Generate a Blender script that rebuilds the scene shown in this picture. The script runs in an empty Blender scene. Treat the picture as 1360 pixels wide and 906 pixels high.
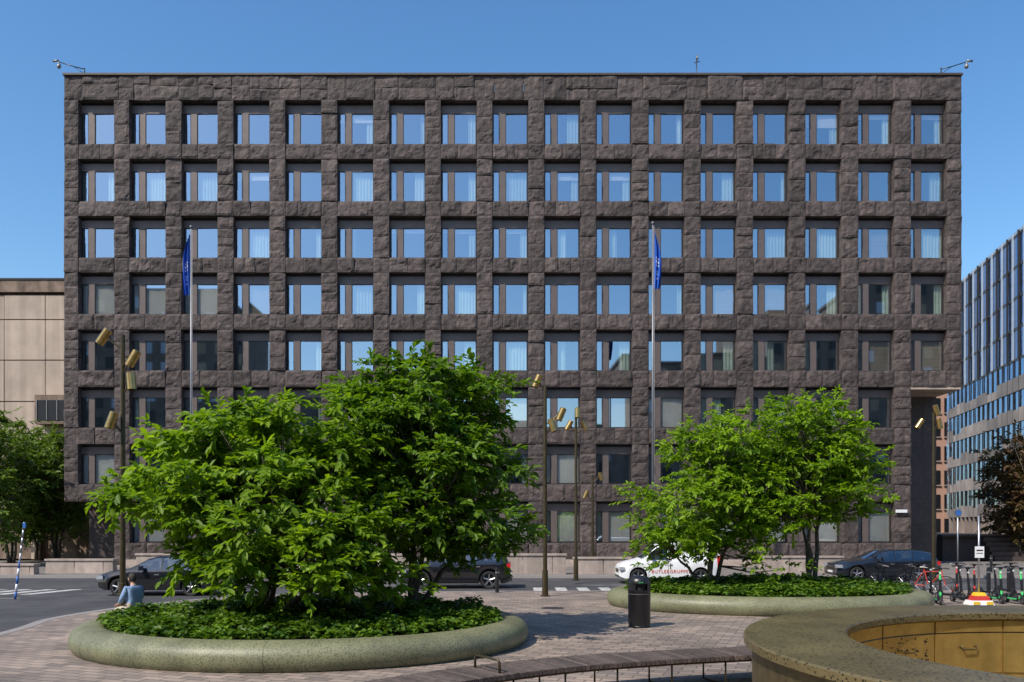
import bpy, math, random
import numpy as np
from mathutils import Vector, Matrix, noise
random.seed(7); rng=np.random.default_rng(11)
F=1100.0; CH=2.4; HY=700.0
def X(px,d): return (px-680)*d/F
def Z(py,d): return CH+(HY-py)*d/F
scene=bpy.context.scene
# ---------------------------------------------------------------- materials
def mat(name,col,rough=0.7,metal=0.0,var=0.25,vscale=3.0,bump=0.0,bscale=20.0,rnd=0.0,col2=None,spec=None,big=0.0,coat=0.0,detail=6,streak=0.0):
    m=bpy.data.materials.new(name); m.use_nodes=True
    nt=m.node_tree; N=nt.nodes; L=nt.links; b=N['Principled BSDF']
    tc=N.new('ShaderNodeTexCoord')
    nz=N.new('ShaderNodeTexNoise'); nz.inputs['Scale'].default_value=vscale; nz.inputs['Detail'].default_value=detail
    L.new(tc.outputs['Object'],nz.inputs['Vector'])
    cr=N.new('ShaderNodeValToRGB'); cr.color_ramp.elements[0].position=0.3; cr.color_ramp.elements[1].position=0.7
    c=np.array(col); 
    lo=c*(1-var); hi=np.minimum(c*(1+var),1.0)
    if col2 is not None: lo=c; hi=np.array(col2)
    cr.color_ramp.elements[0].color=(*lo,1); cr.color_ramp.elements[1].color=(*hi,1)
    L.new(nz.outputs['Fac'],cr.inputs['Fac'])
    out=cr.outputs['Color']
    def scaleby(out,fac):
        mx=N.new('ShaderNodeVectorMath'); mx.operation='SCALE'
        L.new(out,mx.inputs[0]); L.new(fac,mx.inputs['Scale']); return mx.outputs['Vector']
    if rnd>0:
        at=N.new('ShaderNodeAttribute'); at.attribute_name='rnd'
        mr=N.new('ShaderNodeMapRange'); mr.inputs['To Min'].default_value=1-rnd; mr.inputs['To Max'].default_value=1+rnd
        L.new(at.outputs['Fac'],mr.inputs['Value']); out=scaleby(out,mr.outputs['Result'])
    if big>0:
        n2=N.new('ShaderNodeTexNoise'); n2.inputs['Scale'].default_value=0.35; n2.inputs['Detail'].default_value=5
        L.new(tc.outputs['Object'],n2.inputs['Vector'])
        mr=N.new('ShaderNodeMapRange'); mr.inputs['From Min'].default_value=0.3; mr.inputs['From Max'].default_value=0.7
        mr.inputs['To Min'].default_value=1-big; mr.inputs['To Max'].default_value=1+big
        L.new(n2.outputs['Fac'],mr.inputs['Value']); out=scaleby(out,mr.outputs['Result'])
    if streak>0:
        mp=N.new('ShaderNodeMapping'); mp.inputs['Scale'].default_value=(2.2,2.2,0.12); L.new(tc.outputs['Object'],mp.inputs['Vector'])
        n2=N.new('ShaderNodeTexNoise'); n2.inputs['Scale'].default_value=1.0; n2.inputs['Detail'].default_value=6
        L.new(mp.outputs[0],n2.inputs['Vector'])
        mr=N.new('ShaderNodeMapRange'); mr.inputs['From Min'].default_value=0.35; mr.inputs['From Max'].default_value=0.65
        mr.inputs['To Min'].default_value=1-streak; mr.inputs['To Max'].default_value=1.05
        L.new(n2.outputs['Fac'],mr.inputs['Value']); out=scaleby(out,mr.outputs['Result'])
    L.new(out,b.inputs['Base Color'])
    b.inputs['Roughness'].default_value=rough; b.inputs['Metallic'].default_value=metal
    if spec is not None: b.inputs['Specular IOR Level'].default_value=spec
    if coat: b.inputs['Coat Weight'].default_value=coat; b.inputs['Coat Roughness'].default_value=0.05
    if bump>0:
        n3=N.new('ShaderNodeTexNoise'); n3.inputs['Scale'].default_value=bscale; n3.inputs['Detail'].default_value=8
        L.new(tc.outputs['Object'],n3.inputs['Vector'])
        bp=N.new('ShaderNodeBump'); bp.inputs['Strength'].default_value=bump; bp.inputs['Distance'].default_value=0.05
        L.new(n3.outputs['Fac'],bp.inputs['Height']); L.new(bp.outputs['Normal'],b.inputs['Normal'])
    return m
def speckle(name,c0,c1,scale,rough,metal,thr=0.55,bump=0.1):
    m=bpy.data.materials.new(name); m.use_nodes=True
    nt=m.node_tree; N=nt.nodes; L=nt.links; b=N['Principled BSDF']
    tc=N.new('ShaderNodeTexCoord')
    v=N.new('ShaderNodeTexVoronoi'); v.inputs['Scale'].default_value=scale; L.new(tc.outputs['Object'],v.inputs['Vector'])
    cr=N.new('ShaderNodeValToRGB'); cr.color_ramp.elements[0].position=thr-0.12; cr.color_ramp.elements[1].position=thr+0.05
    cr.color_ramp.elements[0].color=(*c1,1); cr.color_ramp.elements[1].color=(*c0,1)
    L.new(v.outputs['Distance'],cr.inputs['Fac'])
    n=N.new('ShaderNodeTexNoise'); n.inputs['Scale'].default_value=1.3; n.inputs['Detail'].default_value=7; L.new(tc.outputs['Object'],n.inputs['Vector'])
    mr=N.new('ShaderNodeMapRange'); mr.inputs['From Min'].default_value=0.3; mr.inputs['From Max'].default_value=0.7
    mr.inputs['To Min'].default_value=0.68; mr.inputs['To Max'].default_value=1.2
    L.new(n.outputs['Fac'],mr.inputs['Value'])
    mx=N.new('ShaderNodeVectorMath'); mx.operation='SCALE'; L.new(cr.outputs['Color'],mx.inputs[0]); L.new(mr.outputs['Result'],mx.inputs['Scale'])
    L.new(mx.outputs['Vector'],b.inputs['Base Color'])
    b.inputs['Roughness'].default_value=rough; b.inputs['Metallic'].default_value=metal
    bp=N.new('ShaderNodeBump'); bp.inputs['Strength'].default_value=bump; bp.inputs['Distance'].default_value=0.01
    L.new(v.outputs['Distance'],bp.inputs['Height']); L.new(bp.outputs['Normal'],b.inputs['Normal'])
    return m
def glass(name,tint=(0.86,0.92,1.0),refl=0.55,rough=0.02,wav=0.0,tr=(0.75,0.8,0.78)):
    m=bpy.data.materials.new(name); m.use_nodes=True
    nt=m.node_tree; N=nt.nodes; L=nt.links; N.remove(N['Principled BSDF']); o=N['Material Output']
    g=N.new('ShaderNodeBsdfGlossy'); g.inputs['Color'].default_value=(*tint,1); g.inputs['Roughness'].default_value=rough
    t=N.new('ShaderNodeBsdfTransparent'); t.inputs['Color'].default_value=(*tr,1)
    lw=N.new('ShaderNodeLayerWeight'); lw.inputs['Blend'].default_value=0.5
    pw=N.new('ShaderNodeMath'); pw.operation='POWER'; pw.inputs[1].default_value=3.0; L.new(lw.outputs['Facing'],pw.inputs[0])
    mr=N.new('ShaderNodeMapRange'); mr.inputs['To Min'].default_value=refl; mr.inputs['To Max'].default_value=1.0
    L.new(pw.outputs[0],mr.inputs['Value'])
    mx=N.new('ShaderNodeMixShader'); L.new(mr.outputs['Result'],mx.inputs[0]); L.new(t.outputs[0],mx.inputs[1]); L.new(g.outputs[0],mx.inputs[2])
    if wav>0:
        tc=N.new('ShaderNodeTexCoord'); n=N.new('ShaderNodeTexNoise'); n.inputs['Scale'].default_value=0.7; L.new(tc.outputs['Object'],n.inputs['Vector'])
        bp=N.new('ShaderNodeBump'); bp.inputs['Strength'].default_value=wav; bp.inputs['Distance'].default_value=0.1
        L.new(n.outputs['Fac'],bp.inputs['Height']); L.new(bp.outputs['Normal'],g.inputs['Normal'])
    L.new(mx.outputs[0],o.inputs['Surface'])
    return m
def leafmat(name,lo,hi,transl=0.35):
    m=bpy.data.materials.new(name); m.use_nodes=True
    nt=m.node_tree; N=nt.nodes; L=nt.links; b=N['Principled BSDF']; o=N['Material Output']
    at=N.new('ShaderNodeAttribute'); at.attribute_name='rnd'
    cr=N.new('ShaderNodeValToRGB'); cr.color_ramp.elements[0].color=(*lo,1); cr.color_ramp.elements[1].color=(*hi,1)
    L.new(at.outputs['Fac'],cr.inputs['Fac']); L.new(cr.outputs['Color'],b.inputs['Base Color'])
    b.inputs['Roughness'].default_value=0.48; b.inputs['Specular IOR Level'].default_value=0.3
    t=N.new('ShaderNodeBsdfTranslucent')
    mx0=N.new('ShaderNodeVectorMath'); mx0.operation='MULTIPLY'; mx0.inputs[1].default_value=(1.7,1.7,0.5); L.new(cr.outputs['Color'],mx0.inputs[0])
    L.new(mx0.outputs['Vector'],t.inputs['Color'])
    mx=N.new('ShaderNodeMixShader'); mx.inputs[0].default_value=transl
    L.new(b.outputs[0],mx.inputs[1]); L.new(t.outputs[0],mx.inputs[2]); L.new(mx.outputs[0],o.inputs['Surface'])
    return m
def pavermat():
    m=bpy.data.materials.new('plaza_pavers'); m.use_nodes=True
    nt=m.node_tree; N=nt.nodes; L=nt.links; b=N['Principled BSDF']
    tc=N.new('ShaderNodeTexCoord'); mp=N.new('ShaderNodeMapping'); mp.inputs['Rotation'].default_value=(0,0,0.35)
    L.new(tc.outputs['Object'],mp.inputs['Vector'])
    br=N.new('ShaderNodeTexBrick'); L.new(mp.outputs[0],br.inputs['Vector'])
    br.inputs['Scale'].default_value=1; br.inputs['Brick Width'].default_value=0.42; br.inputs['Row Height'].default_value=0.21
    br.inputs['Mortar Size'].default_value=0.012; br.inputs['Bias'].default_value=0.0
    br.inputs['Color1'].default_value=(0.37,0.285,0.23,1); br.inputs['Color2'].default_value=(0.20,0.16,0.135,1); br.inputs['Mortar'].default_value=(0.09,0.072,0.06,1)
    n=N.new('ShaderNodeTexNoise'); n.inputs['Scale'].default_value=0.45; n.inputs['Detail'].default_value=8; n.inputs['Roughness'].default_value=0.65; L.new(tc.outputs['Object'],n.inputs['Vector'])
    mr=N.new('ShaderNodeMapRange'); mr.inputs['From Min'].default_value=0.32; mr.inputs['From Max'].default_value=0.68; mr.inputs['To Min'].default_value=0.6; mr.inputs['To Max'].default_value=1.12
    L.new(n.outputs['Fac'],mr.inputs['Value'])
    n2=N.new('ShaderNodeTexNoise'); n2.inputs['Scale'].default_value=60; L.new(tc.outputs['Object'],n2.inputs['Vector'])
    mr2=N.new('ShaderNodeMapRange'); mr2.inputs['To Min'].default_value=0.8; mr2.inputs['To Max'].default_value=1.2; L.new(n2.outputs['Fac'],mr2.inputs['Value'])
    mm=N.new('ShaderNodeMath'); mm.operation='MULTIPLY'; L.new(mr.outputs[0],mm.inputs[0]); L.new(mr2.outputs[0],mm.inputs[1])
    mx=N.new('ShaderNodeVectorMath'); mx.operation='SCALE'; L.new(br.outputs['Color'],mx.inputs[0]); L.new(mm.outputs[0],mx.inputs['Scale'])
    L.new(mx.outputs['Vector'],b.inputs['Base Color']); b.inputs['Roughness'].default_value=0.75
    bp=N.new('ShaderNodeBump'); bp.inputs['Strength'].default_value=0.35; bp.inputs['Distance'].default_value=0.01; bp.invert=True
    L.new(br.outputs['Fac'],bp.inputs['Height']); L.new(bp.outputs['Normal'],b.inputs['Normal'])
    return m

M={}
M['granite']=mat('dark_granite',(0.039,0.029,0.0265),0.8,0,vscale=3.2,bump=0.9,bscale=5,rnd=0.26,col2=(0.110,0.083,0.075),big=0.1,detail=9,streak=0.2)
M['granite_smooth']=mat('granite_smooth',(0.075,0.057,0.051),0.6,0,0.25,4,0.1,30,rnd=.12)
M['panel']=mat('window_panel',(0.135,0.105,0.094),0.5,0.2,0.1,2,0.0)
M['frame']=mat('window_frame',(0.05,0.042,0.04),0.4,0.5,0.1)
M['frame_lt']=mat('window_frame_light',(0.25,0.24,0.23),0.4,0.5,0.1)
M['glass']=glass('window_glass',(0.78,0.90,1.0),0.48,tr=(.93,.96,.95))
M['glass_dk']=glass('dark_glass',(0.6,0.7,0.8),0.3)
M['carglass']=glass('car_glass',(0.8,0.9,1.0),0.15,0.01,tr=(.5,.55,.55))
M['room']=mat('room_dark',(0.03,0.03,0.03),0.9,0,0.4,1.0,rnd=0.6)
M['blind']=mat('blind',(0.68,0.65,0.61),0.8,0,0.05,2,rnd=0.15)
M['blind_bg']=mat('blind_beige',(0.36,0.29,0.2),0.8,0,0.05,2,rnd=0.2)
M['curtain']=mat('curtain',(0.50,0.60,0.50),0.9,0,0.08,2,rnd=0.25)
M['pavers']=pavermat()
M['asphalt']=mat('asphalt',(0.055,0.053,0.056),0.85,0,0.25,1.2,0.3,80,big=0.25)
M['ground']=mat('ground_paving',(0.17,0.15,0.135),0.85,0,0.2,2,0.1,30,big=0.15)
M['kerb']=mat('kerb_granite',(0.26,0.235,0.22),0.8,0,0.2,20,0.1,30)
M['limestone']=mat('pale_stone',(0.40,0.325,0.275),0.75,0,0.15,3,0.15,20,rnd=0.12,streak=.25)
M['concrete']=mat('beige_concrete',(0.43,0.34,0.27),0.8,0,0.08,1.2,0.1,20,rnd=0.06,big=0.1,streak=.18)
M['concrete_dk']=mat('weathered_concrete',(0.22,0.155,0.115),0.85,0,0.35,1.5,0.2,10,streak=.35)
M['rim']=speckle('planter_terrazzo',(0.20,0.20,0.11),(0.095,0.10,0.055),28,0.5,0.0,0.4,0.15)
M['brass_rim']=speckle('brass_speckled',(0.23,0.175,0.08),(0.05,0.038,0.018),22,0.36,0.5,0.34,0.3)
M['brass']=mat('brass',(0.60,0.40,0.12),0.33,0.75,0.15,5,0.02,40,streak=.15)
M['brass_dk']=mat('brass_dark',(0.15,0.115,0.055),0.4,0.7,0.25,6,0.05,30)
M['lampbrass']=mat('lamp_brass',(0.5,0.33,0.12),0.3,0.9,0.15,8)
M['post']=mat('lamp_post_bronze',(0.075,0.058,0.03),0.4,0.6,0.2,8)
M['black']=mat('black_paint',(0.012,0.012,0.014),0.35,0,0.2,8)
M['rubber']=mat('rubber',(0.02,0.02,0.02),0.8,0,0.2)
M['alu']=mat('aluminium',(0.5,0.5,0.51),0.35,0.9,0.1)
M['pole']=mat('flagpole_grey',(0.19,0.19,0.20),0.45,0.5,0.1)
M['white']=mat('white_paint',(0.78,0.78,0.78),0.35,0,0.03,2,coat=0.3)
M['marking']=mat('road_marking',(0.42,0.41,0.39),0.8,0,0.4,4)
M['carblack']=mat('car_paint_black',(0.010,0.010,0.013),0.25,0.2,0.1,2,coat=1.0)
M['carblue']=mat('car_paint_dark',(0.010,0.012,0.018),0.25,0.2,0.1,2,coat=1.0)
M['red']=mat('red_lens',(0.5,0.02,0.02),0.25,0,0.1,coat=0.5)
M['lamp_lens']=mat('headlight_lens',(0.45,0.47,0.5),0.1,0.3,0.1,coat=1)
M['orange']=mat('orange_lettering',(0.65,0.10,0.03),0.5,0,0.05)
M['green']=mat('scooter_green',(0.08,0.62,0.18),0.4,0,0.05)
M['yellow']=mat('yellow_paint',(0.75,0.5,0.03),0.5,0,0.05)
M['redp']=mat('red_paint',(0.5,0.04,0.03),0.5,0,0.05)
M['blue']=mat('flag_blue',(0.008,0.08,0.42),0.7,0,0.15,3)
M['bluep']=mat('pole_blue',(0.03,0.13,0.42),0.5,0,0.1)
M['wood']=mat('weathered_wood',(0.095,0.070,0.058),0.75,0,0.3,12,0.2,40,rnd=0.35)
M['bark']=mat('bark',(0.10,0.085,0.065),0.9,0,0.35,14,0.5,30)
M['soil']=mat('soil',(0.035,0.03,0.018),0.95,0,0.3,8,0.5,20)
M['leafA']=leafmat('leaf_bright',(0.062,0.135,0.008),(0.235,0.36,0.022),0.42)
M['leafB']=leafmat('leaf_deep',(0.042,0.098,0.007),(0.155,0.27,0.018),0.38)
M['leafC']=leafmat('leaf_yellow_green',(0.070,0.145,0.007),(0.24,0.38,0.018),0.44)
M['leafD']=leafmat('leaf_background',(0.045,0.085,0.012),(0.14,0.22,0.03),0.32)
M['leafR']=leafmat('leaf_red',(0.075,0.03,0.018),(0.11,0.09,0.03),0.25)
M['ivy']=leafmat('ivy_leaf',(0.022,0.060,0.007),(0.13,0.23,0.018),0.25)
M['shirt']=mat('shirt_blue',(0.20,0.31,0.50),0.85,0,0.1,6,0.2,15)
M['trouser']=mat('trouser_beige',(0.42,0.36,0.28),0.9,0,0.1,6)
M['skin']=mat('skin',(0.46,0.26,0.18),0.55,0,0.05,6)
M['hair']=mat('hair_dark',(0.02,0.014,0.01),0.6,0,0.3,30,0.4,60)
M['shoe']=mat('shoe',(0.3,0.28,0.26),0.7)
M['pink']=mat('pink_render',(0.44,0.26,0.19),0.8,0,0.08,2)
M['pier_refl']=mat('pier_and_reflection_band',(0.30,0.235,0.20),0.5,0.2,0.3,0.5,rnd=0.35)  # street-level piers, plus reflections painted as bands on the lower floors
M['fin']=mat('pale_fin',(0.36,0.41,0.48),0.4,0.2,0.05)
M['glass_rt']=glass('curtain_wall_glass',(0.34,0.46,0.66),0.72,0.03,0.35)
M['opp']=mat('stone_render_dark',(0.16,0.13,0.11),0.8,0,0.2,0.5)  # plain dark stone tone
M['mud']=mat('interior_floor',(0.12,0.1,0.08),0.8)

# ---------------------------------------------------------------- mesh builder
class MB:
    def __init__(s): s.v=[];s.f=[];s.m=[];s.r=[];s.s=[];s.mats=[]
    def mi(s,name):
        if name not in s.mats: s.mats.append(name)
        return s.mats.index(name)
    def face(s,idx,m,r=0.5,sm=False):
        s.f.append(tuple(idx)); s.m.append(s.mi(m)); s.r.append(r); s.s.append(sm)
    def poly(s,pts,m,r=0.5,sm=False):
        b=len(s.v); s.v+= [tuple(p) for p in pts]; s.face(range(b,b+len(pts)),m,r,sm)
    def box(s,x0,x1,y0,y1,z0,z1,m,r=None,rot=0,org=None,bev=0):
        if r is None: r=random.random()
        b=len(s.v)
        ps=[(x0,y0,z0),(x1,y0,z0),(x1,y1,z0),(x0,y1,z0),(x0,y0,z1),(x1,y0,z1),(x1,y1,z1),(x0,y1,z1)]
        if bev>0:
            ps[4]=(x0+bev,y0+bev,z1);ps[5]=(x1-bev,y0+bev,z1);ps[6]=(x1-bev,y1-bev,z1);ps[7]=(x0+bev,y1-bev,z1)
        if rot:
            c,sn=math.cos(rot),math.sin(rot); ox,oy=org if org else ((x0+x1)/2,(y0+y1)/2)
            ps=[(ox+(x-ox)*c-(y-oy)*sn, oy+(x-ox)*sn+(y-oy)*c, z) for x,y,z in ps]
        s.v+=ps
        for q in ((0,3,2,1),(4,5,6,7),(0,1,5,4),(1,2,6,5),(2,3,7,6),(3,0,4,7)): s.face([b+i for i in q],m,r)
    def tube(s,pts,rad,m,n=8,cap=True,sm=True,r=0.5):
        pts=[Vector(p) for p in pts]; 
        if not hasattr(rad,'__len__'): rad=[rad]*len(pts)
        b=len(s.v); prev=None
        for i,p in enumerate(pts):
            d=(pts[min(i+1,len(pts)-1)]-pts[max(i-1,0)])
            if d.length<1e-9: d=Vector((0,0,1))
            d.normalize()
            if prev is None:
                a=Vector((1,0,0)) if abs(d.x)<0.8 else Vector((0,1,0))
            else: a=prev
            u=(a-d*a.dot(d)).normalized(); w=d.cross(u); prev=u
            for k in range(n):
                t=2*math.pi*k/n; s.v.append(tuple(p+(u*math.cos(t)+w*math.sin(t))*rad[i]))
        for i in range(len(pts)-1):
            for k in range(n):
                s.face((b+i*n+k,b+i*n+(k+1)%n,b+(i+1)*n+(k+1)%n,b+(i+1)*n+k),m,r,sm)
        if cap:
            s.face([b+k for k in range(n)][::-1],m,r); e=b+(len(pts)-1)*n; s.face([e+k for k in range(n)],m,r)
    def lathe(s,cx,cy,prof,m,n=32,sm=True,ax=1,ay=1):
        b=len(s.v)
        for (r,z) in prof:
            for k in range(n):
                t=2*math.pi*k/n; s.v.append((cx+r*ax*math.cos(t),cy+r*ay*math.sin(t),z))
        for i in range(len(prof)-1):
            for k in range(n): s.face((b+i*n+k,b+i*n+(k+1)%n,b+(i+1)*n+(k+1)%n,b+(i+1)*n+k),m,0.5,sm)
    def build(s,name,parent=None,sharp=None,bevel=0):
        me=bpy.data.meshes.new(name); me.from_pydata(s.v,[],s.f)
        for k in s.mats: me.materials.append(M[k])
        me.polygons.foreach_set('material_index',s.m); me.polygons.foreach_set('use_smooth',s.s)
        a=me.attributes.new('rnd','FLOAT','FACE'); a.data.foreach_set('value',s.r)
        me.update()
        if sharp: me.set_sharp_from_angle(angle=math.radians(sharp))
        o=bpy.data.objects.new(name,me); scene.collection.objects.link(o)
        if parent: o.parent=parent; 
        if bevel:
            md=o.modifiers.new('b','BEVEL'); md.width=bevel; md.segments=2; md.limit_method='ANGLE'
        return o
def grp(name,loc=(0,0,0),rz=0):
    e=bpy.data.objects.new(name,None); e.empty_display_size=0.5; scene.collection.objects.link(e); e.location=loc; e.rotation_euler=(0,0,rz); return e
def wparent(o,e):
    o.parent=e; o.matrix_parent_inverse=Matrix.Translation(-Vector(e.location))

# ---------------------------------------------------------------- ground
g=MB(); g.poly([(-500,-200,-0.14),(500,-200,-0.14),(500,900,-0.14),(-500,900,-0.14)],'ground'); g.build('ground')
r=MB(); r.poly([(-80,-30,-0.134),(60,-30,-0.134),(60,41.2,-0.134),(-80,41.2,-0.134)],'asphalt'); r.build('road')
def smooth_path(pts,n=8):
    out=[]
    P=[Vector(p) for p in pts]
    for i in range(len(P)-1):
        p0=P[max(i-1,0)];p1=P[i];p2=P[i+1];p3=P[min(i+2,len(P)-1)]
        for k in range(n):
            t=k/n; out.append(0.5*((2*p1)+(p2-p0)*t+(2*p0-5*p1+4*p2-p3)*t*t+(3*p1-p0-3*p2+p3)*t**3))
    out.append(P[-1]); return out
edge=smooth_path([(-10.4,-20),(-10.6,6),(-11.3,18.2),(-11.9,22),(-11.0,26),(-8.8,28.7),(-5,30.1),(0,30.8),(12,31),(26,31.2),(45,31.5)],8)
pl=MB()
pl.poly([(p.x,p.y,0.0) for p in edge]+[(45,-20,0)],'pavers'); 
for i in range(len(edge)-1):
    a,b=edge[i],edge[i+1]; d=(b-a).normalized(); n=Vector((-d.y,d.x))
    a2=a+n*0.28; b2=b+n*0.28
    pl.poly([(a.x,a.y,0.006),(b.x,b.y,0.006),(b2.x,b2.y,0.006),(a2.x,a2.y,0.006)],'kerb')
    pl.poly([(a2.x,a2.y,0.006),(b2.x,b2.y,0.006),(b2.x,b2.y,-0.134),(a2.x,a2.y,-0.134)],'kerb')
pv=pl.build('plaza_pavement')
sw=MB()
sw.box(-70,60,41.0,41.25,-0.14,0.0,'kerb',bev=0.01)
sw.poly([(-70,41.25,-0.004),(60,41.25,-0.004),(60,58,-0.004),(-70,58,-0.004)],'ground'); sw.build('sidewalk')
mk=MB()
z=-0.130
for k in range(5):
    x0=X(712,30)+k*0.9; mk.poly([(x0,31.6,z),(x0+0.45,31.6,z),(x0+0.45,34.6,z),(x0,34.6,z)],'marking')
for k in range(4):
    mk.poly([(-21.5+k*1.0,31.0,z),(-21.0+k*1.0,31.0,z),(-20.4+k*1.0,33.6,z),(-20.9+k*1.0,33.6,z)],'marking')
mk.poly([(-26,28.2,z),(-17.5,29.4,z),(-17.5,29.52,z),(-26,28.32,z)],'marking')
for k in range(8): mk.poly([(-12+k*5,36.0,z),(-10+k*5,36.0,z),(-10+k*5,36.12,z),(-12+k*5,36.12,z)],'marking')
mk.build('road_markings')
mh=MB()
for (x,y,r_) in ((2.2,15.5,.3),(1.2,24.5,.35),(3.6,27.5,.3),(-0.5,13.2,.28)):
    mh.tube([(x,y,-.02),(x,y,.004)],r_,'frame',24)
mh.build('manhole_covers')

# ---------------------------------------------------------------- main building
D=50.7; S=F/D
def bx(px): return (px-680)/S
def bz(py): return CH+(HY-py)/S
cols=[104,172,241,310,379,448,517,585.5,654,723,792,861.5,931,1000.5,1070,1140,1210]
OW=47.5/S
rows=[(133,191),(211,267),(287,342),(362,417),(438,492),(514,568),(590,643),(666,721)]
bld=grp('office_building',(0,D,0))
st=MB()
XL,XR=bx(85),bx(1277); ZT=bz(98)
def slab(x0,x1,z0,z1,off=None,depth=0.55,amp=0.075):
    gpx=0.012
    x0+=gpx;x1-=gpx;z0+=gpx;z1-=gpx
    if off is None: off=random.uniform(-0.02,0.05)
    tx=random.uniform(-0.025,0.025); tz=random.uniform(-0.035,0.035)
    nx=max(3,int((x1-x0)/0.12)); nz=max(3,int((z1-z0)/0.12)); b=len(st.v); rr=random.random()
    sd=random.uniform(0,100)
    for j in range(nz+1):
        for i in range(nx+1):
            u=i/nx; v=j/nz; x=x0+(x1-x0)*u; zz=z0+(z1-z0)*v
            n=noise.turbulence(Vector((x*1.1+sd,zz*1.1,sd)),4,True)
            c=noise.cell(Vector((x*1.8+sd,zz*2.4+sd*0.3+x*0.7,sd)))
            h=amp*(1.25*n-0.25)+0.025*c+tx*(u-.5)*2+tz*(v-.5)*2
            e=min(i,nx-i,j,nz-j)
            if e==0: h=h*0.55-0.018
            st.v.append((x+ (0 if e==0 else random.uniform(-.015,.015)),D-off-h,zz+(0 if e==0 else random.uniform(-.015,.015))))
    for j in range(nz):
        for i in range(nx):
            a=b+j*(nx+1)+i; st.face((a,a+1,a+nx+2,a+nx+1),'granite',rr)
    y1=D+depth
    def side(ids):
        k=len(st.v)
        for q in ids: st.v.append((st.v[q][0],y1,st.v[q][2]))
        for t in range(len(ids)-1): st.face((ids[t],ids[t+1],k+t+1,k+t),'granite',rr)
    side([b+i for i in range(nx,-1,-1)]); side([b+nz*(nx+1)+i for i in range(nx+1)])
    side([b+j*(nx+1) for j in range(nz+1)]); side([b+j*(nx+1)+nx for j in range(nz,-1,-1)])
ox=[(bx(c),bx(c)+OW) for c in cols]
edges=[XL]
for a,b_ in ox: edges+= [a,b_]
edges.append(XR)
def band(z0,z1,xa,xb):
    xs=[]
    for i in range(len(edges)-1):
        a,b_=edges[i],edges[i+1]
        if b_<=xa+0.01 or a>=xb-0.01: continue
        xs.append(a)
        if b_-a>1.6:
            k=random.choice([1,2,2,2,3]); 
            for q in range(1,k): xs.append(a+(b_-a)*(q/k+random.uniform(-.08,.08)))
    xs.append(xb)
    for i in range(len(xs)-1): slab(xs[i],xs[i+1],z0,z1)
zt1=bz(133)
x=XL
while x<XR-0.3:
    w=random.uniform(0.9,2.3); x2=min(x+w,XR)
    if XR-x2<0.5: x2=XR
    if random.random()<0.45:
        zm=zt1+(ZT-zt1)*random.uniform(.4,.62); slab(x,x2,zt1,zm); slab(x,x2,zm,ZT-0.12)
    else: slab(x,x2,zt1,ZT-0.12)
    x=x2
st.box(XL-0.04,XR+0.04,D-0.12,D+1.0,ZT-0.12,ZT,'granite_smooth')
for ri,(t,b_) in enumerate(rows):
    zt,zb=bz(t),bz(b_)
    for pi in range(18):
        x0=XL if pi==0 else ox[pi-1][1]; x1=XR if pi==17 else ox[pi][0]
        if ri==7 and pi==0: continue
        if ri>=5 and pi==17: continue
        n=random.choice([2,3,3,4]); cuts=[zb]+sorted(zb+(zt-zb)*(k/n+random.uniform(-.07,.07)) for k in range(1,n))+[zt]
        for k in range(n): slab(x0,x1,cuts[k],cuts[k+1])
    if ri<7:
        zn=bz(rows[ri+1][0])
        band(zn,zb,XL,ox[16][0] if ri>=5 else XR)
band(0.0,bz(721),ox[0][1],ox[16][0])
facade=st.build('granite_facade'); wparent(facade,bld)
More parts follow.
